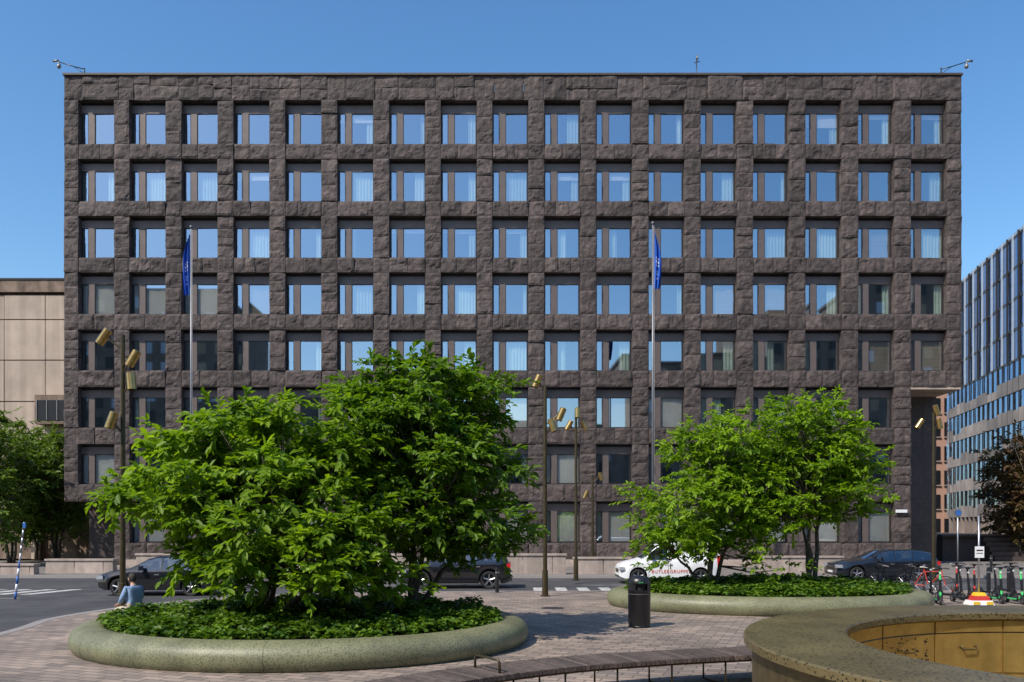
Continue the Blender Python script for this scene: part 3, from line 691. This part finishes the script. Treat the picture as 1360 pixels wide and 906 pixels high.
# ---------------------------------------------------------------- brass ring kiosk
def ring():
    cx,cy,R,Ri=7.5,9.0,4.8,3.58; e=grp('brass_ring_counter',(cx,cy,0)); m=MB(); n=160
    m.lathe(0,0,[(R-.10,0),(R-.10,.98)],'brass_dk',n)
    m.lathe(0,0,[(R-.10,.98),(R-.02,.985),(R,1.0),(R,1.08),(R-.02,1.1),(Ri+.02,1.1),(Ri,1.08),(Ri,1.0),(Ri+.02,.985),(Ri+.08,.98)],'brass_rim',n)
    m.lathe(0,0,[(Ri+.10,.98),(Ri+.10,0.0)],'brass',n)
    m.build('rim_and_walls',e,35)
    dd=MB(); t=0.0; w=math.radians(18)
    k=0
    while t<2*math.pi-.01:
        a0=t+.004;a1=t+w-.004; seg=6
        def arc(r,z): return [(r*math.cos(a0+(a1-a0)*i/seg),r*math.sin(a0+(a1-a0)*i/seg),z) for i in range(seg+1)]
        ri=Ri+.075
        for (z0,z1) in ((.18,.78),(.80,.965)):
            A=arc(ri,z0);B=arc(ri,z1);C=arc(ri+.03,z0);E=arc(ri+.03,z1)
            for i in range(seg): dd.poly([A[i+1],A[i],B[i],B[i+1]],'brass',.5); dd.poly([B[i+1],B[i],E[i],E[i+1]],'brass'); dd.poly([A[i],A[i+1],C[i+1],C[i]],'brass')
            dd.poly([A[0],C[0],E[0],B[0]],'brass'); dd.poly([A[-1],B[-1],E[-1],C[-1]],'brass')
        ac=(a0+a1)/2
        p=lambda da_,r_,z_:(r_*math.cos(ac+da_),r_*math.sin(ac+da_),z_)
        dd.tube([p(-.035,ri,.58),p(-.033,ri-.05,.60),p(-.028,ri-.055,.54),p(.028,ri-.055,.54),p(.033,ri-.05,.60),p(.035,ri,.58)],.012,'brass_dk',6)
        if k==6:
            for q in range(70):
                da=random.uniform(-.13,.13); zz=random.uniform(.2,.76); r_=ri-.004; s=random.uniform(.008,.022)
                pts=[]
                for j in range(6): 
                    an=j*math.pi/3; pts.append((r_*math.cos(ac+da+s*math.cos(an)/r_),r_*math.sin(ac+da+s*math.cos(an)/r_),zz+s*math.sin(an)))
                dd.poly(pts[::-1],'black')
        t+=w;k+=1
    dd.lathe(0,0,[(Ri+.095,.796),(Ri+.09,.784)],'black',n)
    dd.build('cabinet_doors',e)
    f=MB(); f.poly([(3.66*math.cos(2*math.pi*i/64),3.66*math.sin(2*math.pi*i/64),.02) for i in range(64)],'mud'); f.build('inner_floor',e)
ring()

# ---------------------------------------------------------------- bench
def bench():
    e=grp('curved_bench',(0,12,0)); m=MB(); k2=MB()
    path=smooth_path([(-4.2,6.9),(-3.0,8.9),(-1.5,10.7),(.21,12.05),(1.95,12.85),(3.4,13.3),(4.6,13.7)],40)
    cum=[0]
    for i in range(1,len(path)): cum.append(cum[-1]+(path[i]-path[i-1]).length)
    def at(s):
        s=min(max(s,0),cum[-1]-1e-4); i=max(j for j in range(len(cum)) if cum[j]<=s); t=(s-cum[i])/(cum[i+1]-cum[i]); p=path[i].lerp(path[i+1],t); dd=(path[i+1]-path[i]).normalized(); return p,dd
    s=0.04
    while s<cum[-1]-.05:
        p,dd=at(s); n=Vector((dd.y,-dd.x)); ang=math.atan2(dd.y,dd.x)
        cc=p+n*.40
        m.box(cc.x-.031,cc.x+.031,cc.y-.43,cc.y+.43,.40,.465,'wood',None,rot=ang)
        s+=.082
    s=.4
    for off in (.06,.74):
        pts=[]
        q=0
        while q<cum[-1]: 
            p,dd=at(q); n=Vector((dd.y,-dd.x)); pp=p+n*off; pts.append((pp.x,pp.y,.375)); q+=.25
        k2.tube(pts,.02,'post',6)
    while s<cum[-1]:
        p,dd=at(s); n=Vector((dd.y,-dd.x)); a=p+n*.06; b=p+n*.74
        k2.tube([(a.x,a.y,0),(a.x,a.y,.37)],.014,'post',6); k2.tube([(b.x,b.y,0),(b.x,b.y,.37)],.014,'post',6); k2.tube([(a.x,a.y,.36),(b.x,b.y,.36)],.014,'post',6); k2.tube([(a.x,a.y,.015),(b.x,b.y,.015)],.014,'post',6)
        s+=.95
    p,dd=at(cum[-1]*.51); n=Vector((dd.y,-dd.x)); a=p+n*.12; b=p+n*.68
    k2.tube([(a.x,a.y,.45),(a.x,a.y,.60),(a.x+.02,a.y,.64),(b.x-.02,b.y,.64),(b.x,b.y,.60),(b.x,b.y,.45)],.018,'post',8)
    a=m.build('seat_slats'); wparent(a,e); wparent(k2.build('frame_and_legs'),e)
bench()

# ---------------------------------------------------------------- cars
def interp(pts,x):
    if x<=pts[0][0]: return pts[0][1]
    for i in range(len(pts)-1):
        if x<=pts[i+1][0]:
            t=(x-pts[i][0])/(pts[i+1][0]-pts[i][0]+1e-9); return pts[i][1]+(pts[i+1][1]-pts[i][1])*t
    return pts[-1][1]
def car(name,loc,rz,L,W,top,belt,wx,wr,paint,sidewin,ws,rw,glassm='carglass',van=False):
    e=grp(name,loc,rz); m=MB()
    xs=set(np.linspace(-L/2,L/2,70).tolist())
    for p in top: xs.add(p[0])
    for a in wx:
        for k in range(13): xs.add(a+(wr+.07)*math.cos(math.pi*k/12))
    for a,b in sidewin: xs.add(a); xs.add(b)
    for a in ws+rw: xs.add(a)
    xs=sorted(x for x in xs if -L/2<=x<=L/2); ys=[]
    gmax=max(p[1] for p in top)-interp(belt,0)
    NP=12
    for x in xs:
        zt=interp(top,x); zb=.22
        fe=abs(2*x/L); zb+=.10*max(0,fe-.9)/.1
        for a in wx:
            dd=abs(x-a)
            if dd<wr+.07: zb=max(zb,wr+math.sqrt(max(0,(wr+.07)**2-dd**2)))
        bl=min(interp(belt,x),zt-.03); w=W/2*(1-.16*max(0,(fe-.72)/.28)**2.2); g=max(0,(zt-bl))/gmax
        zb=min(zb,bl-.08)
        md=zb+(bl-zb)*.5
        inn=.17 if not van else .08
        wt=w*(.955-inn*g)
        sec=[(0,zb),(w*.9,zb),(w*.985,zb+.03),(w*1.0,md),(w*.995,bl-.10),(w*.965,bl-.02),(w*.955,bl),(w*(.955-inn*g*.92),bl+(zt-bl)*.88),(wt*.96,zt-.03*min(1,g*4)),(wt*.8,zt-.004),(wt*.4,zt+.015),(0,zt+.02)]
        if van: sec[9]=(wt*.85,zt)
        ys.append(sec)
    b=len(m.v)
    for sg in (1,-1):
        for i,x in enumerate(xs):
            for (yy,z) in ys[i]: m.v.append((x,yy*sg,z))
    n=len(xs)
    for si,sg in enumerate((1,-1)):
        o=b+si*n*NP
        for i in range(n-1):
            xm=(xs[i]+xs[i+1])/2; zt=interp(top,xm); bl=interp(belt,xm)
            for k in range(NP-1):
                mt=paint
                if k==0: mt='black'
                if k==1: mt='black'
                if k==6 and zt-bl>.12 and any(a<=xm<=c for a,c in sidewin): mt=glassm
                if k>=8 and (ws[0]<=xm<=ws[1] or rw[0]<=xm<=rw[1]): mt=glassm
                q=(o+i*NP+k,o+(i+1)*NP+k,o+(i+1)*NP+k+1,o+i*NP+k+1)
                if sg>0: q=q[::-1]
                m.face(q,mt,.5,True)
    for idx in (0,n-1):
        ring_=[b+idx*NP+k for k in range(NP)]+[b+n*NP+idx*NP+k for k in range(NP-1,-1,-1)]
        m.face(ring_,paint,.5,False)
    m.build('body',e,28)
    it=MB(); it.box(-L*.1,L*.28,-W*.38,W*.38,.4,interp(belt,0)-.05,'rubber')
    for sx in (-L*.06,L*.12):
        for sy in (-.38,.38): it.box(sx,sx+.16,sy-.22,sy+.22,.5,interp(belt,0)+.32,'rubber',bev=.04)
    it.build('interior',e)
    wh=MB()
    for a in wx:
        for sg in (-1,1):
            y1=sg*(W/2-.02); y0=sg*(W/2-.24)
            wh.tube([(a,y0,wr),(a,y0+sg*.02,wr),(a,y1-sg*.03,wr),(a,y1,wr)],[wr*.93,wr,wr,wr*.93],'rubber',28,cap=False)
            wh.tube([(a,y1,wr),(a,y1-sg*.015,wr),(a,y1-sg*.06,wr)],[wr*.93,wr*.68,wr*.64],'rubber',28,cap=False)
            wh.tube([(a,y1-sg*.01,wr),(a,y1-sg*.03,wr)],[wr*.70,wr*.66],'alu',28,cap=False)
            wh.tube([(a,y1-sg*.09,wr),(a,y1-sg*.085,wr)],wr*.66,'rubber',28)
            for k in range(5):
                t=2*math.pi*k/5+.3; c,s=math.cos(t),math.sin(t)
                wh.tube([(a+c*.03,y1-sg*.03,wr+s*.03),(a+c*wr*.68,y1-sg*.02,wr+s*wr*.68)],[.035,.03],'alu',6)
            wh.tube([(a,y1-sg*.04,wr),(a,y1-sg*.005,wr)],[.06,.05],'alu',12)
            wh.tube([(a,sg*(W/2-.30),wr+.02),(a,sg*(W/2-.29),wr+.02)],wr+.05,'rubber',20)
    wh.build('wheels',e,40)
    dt=MB(); bl=interp(belt,0)
    for sg in (-1,1):
        y=sg*W/2
        for xx in [sidewin[0][0]+.02]+[c+.03 for a,c in sidewin[:2]]:
            dt.box(xx-.006,xx+.006,min(y-.01*sg,y+.004*sg),max(y-.01*sg,y+.004*sg),.34,bl-.06,'black')
        for a,c in sidewin[:2]: dt.box(c-.22,c-.04,min(y*.97,y*1.02),max(y*.97,y*1.02),bl-.17,bl-.135,'alu' if not van else 'black')
        xm=sidewin[0][0]+.18
        dt.tube([(xm,y*.93,bl+.04),(xm,y*1.06,bl+.07)],.03,'black',6); dt.box(xm-.08,xm+.06,min(y*1.04,y*1.24),max(y*1.04,y*1.24),bl+.01,bl+.17,'black' if van else paint,bev=.02)
        yy=sg*W*.36
        dt.box(-L/2-.004,-L/2+.24,min(yy-.12*sg,yy+.27*W/2*sg),max(yy-.12*sg,yy+.27*W/2*sg)*.99,.62,.76,'lamp_lens',bev=.02)
        zt_=bl-.02 if not van else 1.25
        dt.box(L/2-.16,L/2+.006,min(sg*W*.30,sg*W*.455),max(sg*W*.30,sg*W*.455),zt_-(.18 if not van else .5),zt_,'red')
    dt.box(-L/2-.012,-L/2+.05,-W*.26,W*.26,.50,.66,'black'); dt.box(-L/2-.02,-L/2,-.26,.26,.38,.48,'white')
    dt.box(-L/2-.01,-L/2+.1,-W*.36,W*.36,.28,.38,'black'); dt.box(L/2-.05,L/2+.01,-W*.36,W*.36,.30,.42,'black'); dt.box(L/2,L/2+.012,-.26,.26,.62,.73,'white')
    dt.build('lights_and_trim',e)
    return e
hatch=dict(L=4.3,W=1.8,top=[(-2.15,.70),(-2.05,.80),(-1.75,.90),(-1.1,.99),(-.95,1.02),(-.35,1.36),(.0,1.45),(.6,1.47),(1.3,1.42),(1.7,1.32),(2.0,1.05),(2.1,.95),(2.15,.75)],belt=[(-2.15,.66),(-1.0,.92),(.5,.95),(2.15,1.0)],wx=[-1.35,1.3],wr=.32,sidewin=[(-.62,.2),(.27,1.0),(1.07,1.6)],ws=(-.93,-.36),rw=(1.72,2.0))
suv=dict(L=4.5,W=1.85,top=[(-2.25,.78),(-2.15,.92),(-1.8,1.02),(-1.15,1.12),(-1.0,1.15),(-.4,1.55),(0,1.64),(.8,1.66),(1.6,1.62),(1.9,1.52),(2.15,1.12),(2.22,1.0),(2.25,.8)],belt=[(-2.25,.74),(-1.0,1.04),(.5,1.07),(2.25,1.12)],wx=[-1.4,1.38],wr=.36,sidewin=[(-.65,.2),(.27,1.05),(1.12,1.7)],ws=(-.98,-.4),rw=(1.92,2.15))
estate=dict(L=4.85,W=1.85,top=[(-2.42,.68),(-2.3,.80),(-1.9,.90),(-1.2,.99),(-1.0,1.02),(-.3,1.38),(.1,1.46),(.9,1.47),(1.6,1.42),(2.05,1.32),(2.32,1.0),(2.4,.9),(2.42,.7)],belt=[(-2.42,.64),(-1.0,.93),(.5,.96),(2.42,1.02)],wx=[-1.5,1.4],wr=.33,sidewin=[(-.62,.25),(.32,1.1),(1.17,1.95)],ws=(-.98,-.31),rw=(2.07,2.32))
vanp=dict(L=4.5,W=1.82,top=[(-2.25,.72),(-2.15,.86),(-1.85,.98),(-1.4,1.08),(-1.3,1.11),(-.62,1.66),(-.35,1.78),(.3,1.83),(1.5,1.83),(2.1,1.80),(2.2,1.72),(2.24,1.2),(2.25,.7)],belt=[(-2.25,.66),(-1.3,1.02),(0,1.08),(2.25,1.1)],wx=[-1.42,1.35],wr=.33,sidewin=[(-.98,-.12),(-.119,-.118)],ws=(-1.28,-.63),rw=(2.201,2.235),van=True)
zc=-.134
car('parked_car',(X(140,31)+2.15,31.2,zc),0,paint='carblack',**hatch)
car('parked_car',(X(678,34.7)-2.25,34.8,zc),0,paint='carblack',**suv)
v=car('delivery_van',(X(820,37.5)+2.25,37.6,zc),0,paint='white',**vanp)
car('parked_car',(X(1104,39.6)+2.42,39.7,zc),0,paint='carblue',**estate)
def text(s,size,loc,matn,parent):
    cu=bpy.data.curves.new('lettering','FONT'); cu.body=s; cu.size=size; cu.extrude=.002; o=bpy.data.objects.new('lettering',cu); scene.collection.objects.link(o)
    o.rotation_euler=(math.radians(90),0,0); o.location=loc; cu.materials.append(M[matn]); o.parent=parent; cu.space_character=1.2
text('BUTLERGRUPPEN',.2,(-.85,-.925,.50),'orange',v); text('08-611 41 48',.13,(-.75,-.92,.80),'black',v)

# ---------------------------------------------------------------- scooters
def scooter(px,d,rz,accent):
    e=grp('electric_scooter',(X(px,d),d,0),rz); m=MB()
    for x in (-.42,.46):
        m.tube([(x,-.035,.12),(x,-.03,.12),(x,.03,.12),(x,.035,.12)],[.10,.12,.12,.10],'rubber',20); m.tube([(x,-.038,.12),(x,.038,.12)],.055,'alu',12)
    m.box(-.32,.30,-.08,.08,.13,.19,'black',bev=.015); m.box(-.28,.26,-.083,-.078,.14,.18,accent)
    m.tube([(-.45,0,.27),(-.33,0,.26),(-.30,0,.17)],.035,'black',8)
    m.tube([(.28,0,.17),(.40,0,.28),(.42,0,.36)],.035,accent,8); m.tube([(.46,-.05,.12),(.43,-.05,.34)],.016,'black',6); m.tube([(.46,.05,.12),(.43,.05,.34)],.016,'black',6)
    m.tube([(.43,0,.30),(.33,0,1.10)],[.034,.026],accent,10); m.tube([(.425,0,.42),(.38,0,.78)],.040,'black',10)
    m.tube([(.30,-.25,1.12),(.34,-.1,1.13),(.34,.1,1.13),(.30,.25,1.12)],.014,'black',8)
    for s in (-1,1): m.tube([(.315,s*.14,1.13),(.295,s*.26,1.115)],.022,'rubber',8); m.tube([(.36,s*.16,1.12),(.37,s*.24,1.09)],.007,'alu',5)
    m.box(.33,.40,-.05,.05,1.08,1.15,'black'); m.tube([(.38,0,.98),(.41,0,.97)],.03,'white',10)
    m.tube([(-.05,.08,.14),(-.08,.2,.01)],.01,'black',5)
    m.build('scooter_body',e,40)
for (px,d,a,c) in ((1246,25.8,-1.9,'green'),(1262,27.5,-1.2,'black'),(1276,26.2,-1.5,'black'),(1291,28.5,-1.9,'redp'),(1322,26.3,-1.7,'green'),(1334,27.2,-1.4,'black'),(1347,26.0,-1.6,'green'),(1312,28.6,-1.5,'black'),(1360,27.4,-1.3,'black'),(1232,28,-1.8,'black'),(1374,26,-1.5,'green'),(1335,29.5,-1.6,'black'),(1268,29.4,-1.9,'redp')):
    scooter(px,d,a,c)
def bicycle(px,d,rz,c):
    e=grp('bicycle',(X(px,d),d,0),rz); m=MB()
    for x in (-.52,.52):
        n=28; pts=[(x+.33*math.cos(2*math.pi*k/n),0,.34+.33*math.sin(2*math.pi*k/n)) for k in range(n+1)]
        m.tube(pts,.018,'rubber',6,cap=False)
        for k in range(8): t=math.pi*k/8; m.tube([(x-.32*math.cos(t),0,.34-.32*math.sin(t)),(x+.32*math.cos(t),0,.34+.32*math.sin(t))],.003,'alu',3)
    for a,b in (((-.52,.34),(-.05,.30)),((-.52,.34),(-.18,.85)),((-.05,.30),(-.20,.92)),((-.18,.80),(.38,.84)),((-.05,.30),(.38,.78)),((.36,.95),(.52,.34))): m.tube([(a[0],0,a[1]),(b[0],0,b[1])],.017,c,8)
    m.tube([(.36,0,.92),(.34,0,1.02)],.015,'black'); m.tube([(.26,-.27,1.02),(.36,-.12,1.03),(.36,.12,1.03),(.26,.27,1.02)],.013,'black',6)
    m.tube([(-.32,0,.95),(-.2,0,.96),(-.06,0,.94)],[.07,.05,.02],'black',8); m.tube([(-.05,-.06,.30),(-.05,.06,.30)],.09,'alu',14); m.tube([(-.05,-.07,.30),(.06,-.1,.2)],.01,'alu',5)
    m.build('bicycle_frame',e,40)
for (px,d,a,c) in ((1168,31.0,.9,'black'),(1183,31.2,-.9,'black'),(1205,30.4,.8,'black'),(1219,30.8,-1.0,'black'),(1235,30.2,-.8,'redp')): bicycle(px,d-.8,a,c)

e=grp('traffic_sign',(X(1300,25.6),25.6,0)); m=MB()
m.box(-.36,.36,-.25,.25,0,.14,'white',bev=.05); m.box(-.26,.26,-.2,.2,.14,.28,'redp',bev=.05); m.box(-.16,.16,-.15,.15,.28,.38,'yellow',bev=.04)
m.box(-.30,-.1,-.262,-.245,.02,.11,'yellow'); m.box(.1,.3,-.262,-.245,.02,.11,'yellow')
m.tube([(0,0,.35),(0,0,2.75)],.03,'alu',10); m.box(-.14,.14,-.045,-.03,1.45,1.8,'white'); m.box(-.10,.10,-.050,-.046,1.66,1.70,'black'); m.box(-.10,.10,-.050,-.046,1.58,1.6,'black'); m.build('sign_and_base',e)
e=grp('traffic_sign',(X(1272,38),38,-.0)); m=MB(); m.tube([(0,0,0),(0,0,3.3)],.03,'alu',10); m.tube([(0,-.04,3.05),(0,-.06,3.05)],.17,'frame_lt',24); m.tube([(0,-.062,3.05),(0,-.066,3.05)],.13,'bluep',20); m.build('sign_and_post',e)
e=grp('marker_pole',(X(20,29),29,-.134)); m=MB()
for k in range(10):
    a=k*.27;b=(k+1)*.27; m.tube([(a*.12,0,a),(b*.12,0,b)],.04 if k<4 else .03,'bluep' if (k<6 and k%2==0) else ('white' if k<6 else 'alu'),10)
m.box(.28,.38,-.03,.03,2.5,2.68,'bluep'); m.build('pole',e)
def bollard(x,d):
    e=grp('bollard',(x,d,0)); m=MB(); m.tube([(0,0,0),(0,0,.85),(0,0,.9),(0,0,.93)],[.07,.07,.06,.02],'black',14); m.tube([(0,0,.72),(0,0,.76)],.073,'alu',14); m.build('post',e,40)
for px in (1265,1290,1315,1340): bollard(X(px,33),30.5)
bollard(X(660,30),30.3); bollard(X(1240,50),44); bollard(X(1160,50),44)

# ---------------------------------------------------------------- person
def person():
    base=Vector((X(180,18.6),18.55,0)); fa=math.radians(150)
    e=grp('seated_person',tuple(base),fa)
    J={'pel':(0,0,.60,.16,'t'),'wa':(.01,0,.76,.15,'s'),'ch':(.03,0,.94,.165,'s'),'nb':(.03,0,1.06,.09,'s'),'nk':(.05,0,1.11,.055,'k'),'hd0':(.07,0,1.17,.06,'k'),
       'shL':(.03,.18,1.02,.085,'s'),'elL':(.10,.25,.78,.062,'s'),'wrL':(.32,.15,.70,.032,'k'),
       'shR':(.03,-.18,1.02,.085,'s'),'elR':(.10,-.25,.78,.062,'s'),'wrR':(.32,-.15,.70,.032,'k'),
       'hpL':(.04,.10,.58,.11,'t'),'knL':(.45,.14,.53,.068,'t'),'anL':(.50,.14,.10,.04,'t'),'toL':(.66,.15,.045,.035,'f'),
       'hpR':(.04,-.10,.58,.11,'t'),'knR':(.45,-.12,.53,.068,'t'),'anR':(.46,-.12,.10,.04,'t'),'toR':(.62,-.13,.045,.035,'f')}
    E=[('pel','wa'),('wa','ch'),('ch','nb'),('nb','nk'),('nk','hd0'),('ch','shL'),('shL','elL'),('elL','wrL'),('ch','shR'),('shR','elR'),('elR','wrR'),('pel','hpL'),('hpL','knL'),('knL','anL'),('anL','toL'),('pel','hpR'),('hpR','knR'),('knR','anR'),('anR','toR')]
    for sd,sg in (('L',1),('R',-1)):
        J['pm'+sd]=(.38,sg*.13,.67,.026,'k'); E.append(('wr'+sd,'pm'+sd))
        for k in range(4):
            l=.07+.015*(1.5-abs(k-1.5)); y=sg*(.165-.022*k)
            J[f'f{k}{sd}']=(.42,y,.655,.009,'k'); J[f'g{k}{sd}']=(.42+l*.6,y-sg*.003,.632,.0085,'k'); J[f'h{k}{sd}']=(.42+l,y-sg*.005,.60,.0075,'k')
            E+= [('pm'+sd,f'f{k}{sd}'),(f'f{k}{sd}',f'g{k}{sd}'),(f'g{k}{sd}',f'h{k}{sd}')]
        J['t1'+sd]=(.375,sg*.085,.66,.011,'k'); J['t2'+sd]=(.41,sg*.07,.64,.009,'k'); E+=[('pm'+sd,'t1'+sd),('t1'+sd,'t2'+sd)]
    names=list(J); me=bpy.data.meshes.new('body'); me.from_pydata([J[k][:3] for k in names],[(names.index(a),names.index(b)) for a,b in E],[])
    o=bpy.data.objects.new('body_tmp',me); scene.collection.objects.link(o)
    md=o.modifiers.new('s','SKIN'); 
    for i,k in enumerate(names): 
        sv=me.skin_vertices[0].data[i]; r=J[k][3]; sv.radius=(r,r); sv.use_root=(k=='pel')
    o.modifiers.new('ss','SUBSURF').levels=2; o.modifiers['ss'].render_levels=2
    dg=bpy.context.evaluated_depsgraph_get(); nm=bpy.data.meshes.new_from_object(o.evaluated_get(dg)); bpy.data.objects.remove(o)
    nm.name='body'; nm.materials.clear(); lab={'s':0,'t':1,'k':2,'f':3}
    for k in ('shirt','trouser','skin','shoe'): nm.materials.append(M[k])
    segs=[(Vector(J[a][:3]),Vector(J[b][:3]),J[a][4],J[b][4],a,b) for a,b in E]
    for p in nm.polygons:
        c=p.center; best=None
        for A,B,la,lb,a,b in segs:
            t=max(0,min(1,(c-A).dot(B-A)/(B-A).length_squared)); dd=(c-A-(B-A)*t).length
            if best is None or dd<best[0]:
                if a.startswith('el') : l='s' if t<.85 else 'k'
                else: l=la if t<.5 else lb
                if a=='pel' and b=='wa': l='t' if t<.2 else 's'
                best=(dd,l)
        p.material_index=lab[best[1]]; p.use_smooth=True
    ob=bpy.data.objects.new('body',nm); scene.collection.objects.link(ob); ob.parent=e
    h=MB()
    def blob(c,rx,ry,rz,mm,fn=None,cond=None):
        nu,nv=24,16; b=len(h.v); 
        for j in range(nv+1):
            ph=-math.pi/2+math.pi*j/nv
            for i in range(nu):
                th=2*math.pi*i/nu; d=Vector((math.cos(ph)*math.cos(th),math.cos(ph)*math.sin(th),math.sin(ph)))
                s=fn(d) if fn else 1; h.v.append((c[0]+d.x*rx*s,c[1]+d.y*ry*s,c[2]+d.z*rz*s))
        for j in range(nv):
            for i in range(nu):
                ph=-math.pi/2+math.pi*(j+.5)/nv; th=2*math.pi*(i+.5)/nu; d=Vector((math.cos(ph)*math.cos(th),math.cos(ph)*math.sin(th),math.sin(ph)))
                if cond and not cond(d): continue
                h.face((b+j*nu+i,b+j*nu+(i+1)%nu,b+(j+1)*nu+(i+1)%nu,b+(j+1)*nu+i),mm,.5,True)
    def hf(d):
        s=1.0
        if d.z<-.2: s*=1-.18*abs(d.y)*(-d.z); 
        if d.x>.8 and abs(d.z+.05)<.3: s*=1.03
        return s
    C=(.085,0,1.24); blob(C,.098,.076,.118,'skin',hf)
    blob((C[0]-.01,0,C[2]+.02),.106,.088,.114,'hair',None,lambda d:(d.z>.55) or (d.x<.3 and d.z>-.7))
    blob((C[0]+.10,0,C[2]-.012),.02,.013,.024,'skin'); blob((C[0]+.088,0,C[2]-.05),.012,.024,.008,'redp')
    for s in(-1,1): blob((C[0]+.0,s*.08,C[2]-.005),.018,.01,.03,'skin'); blob((C[0]+.086,s*.032,C[2]+.01),.012,.014,.008,'white'); blob((C[0]+.095,s*.032,C[2]+.01),.005,.006,.006,'black'); blob((C[0]+.09,s*.032,C[2]+.03),.01,.02,.004,'hair')
    h.build('head',e)
person()

# ---------------------------------------------------------------- light, world, camera
el=math.radians(48); az=math.radians(226) # clockwise from +Y
sd=Vector((math.sin(az)*math.cos(el),math.cos(az)*math.cos(el),math.sin(el)))
su=bpy.data.lights.new('sun','SUN'); su.energy=5.0; su.angle=math.radians(.5); su.color=(1,.93,.82)
so=bpy.data.objects.new('sun',su); scene.collection.objects.link(so); so.rotation_euler=sd.to_track_quat('Z','Y').to_euler(); so.location=(-20,-20,40)
w=bpy.data.worlds.new('World'); scene.world=w; w.use_nodes=True; nt=w.node_tree; bg=nt.nodes['Background']
sk=nt.nodes.new('ShaderNodeTexSky'); sk.sky_type='NISHITA'; sk.sun_disc=False; sk.sun_elevation=el; sk.sun_rotation=az; sk.air_density=1.15; sk.dust_density=.9; sk.ozone_density=2.5
hs=nt.nodes.new('ShaderNodeHueSaturation'); hs.inputs['Saturation'].default_value=1.25; hs.inputs['Value'].default_value=1.25
nt.links.new(sk.outputs[0],hs.inputs['Color']); nt.links.new(hs.outputs[0],bg.inputs[0]); bg.inputs[1].default_value=.15
cam=bpy.data.cameras.new('camera'); cam.sensor_width=36; cam.lens=F/1360*36; cam.shift_y=(HY-453)/1360; cam.clip_end=2000; cam.clip_start=.1
co_=bpy.data.objects.new('camera',cam); scene.collection.objects.link(co_); co_.location=(0,0,CH); co_.rotation_euler=(math.radians(90),0,0); scene.camera=co_
scene.view_settings.view_transform='Standard'; scene.view_settings.look='None'; scene.view_settings.exposure=0
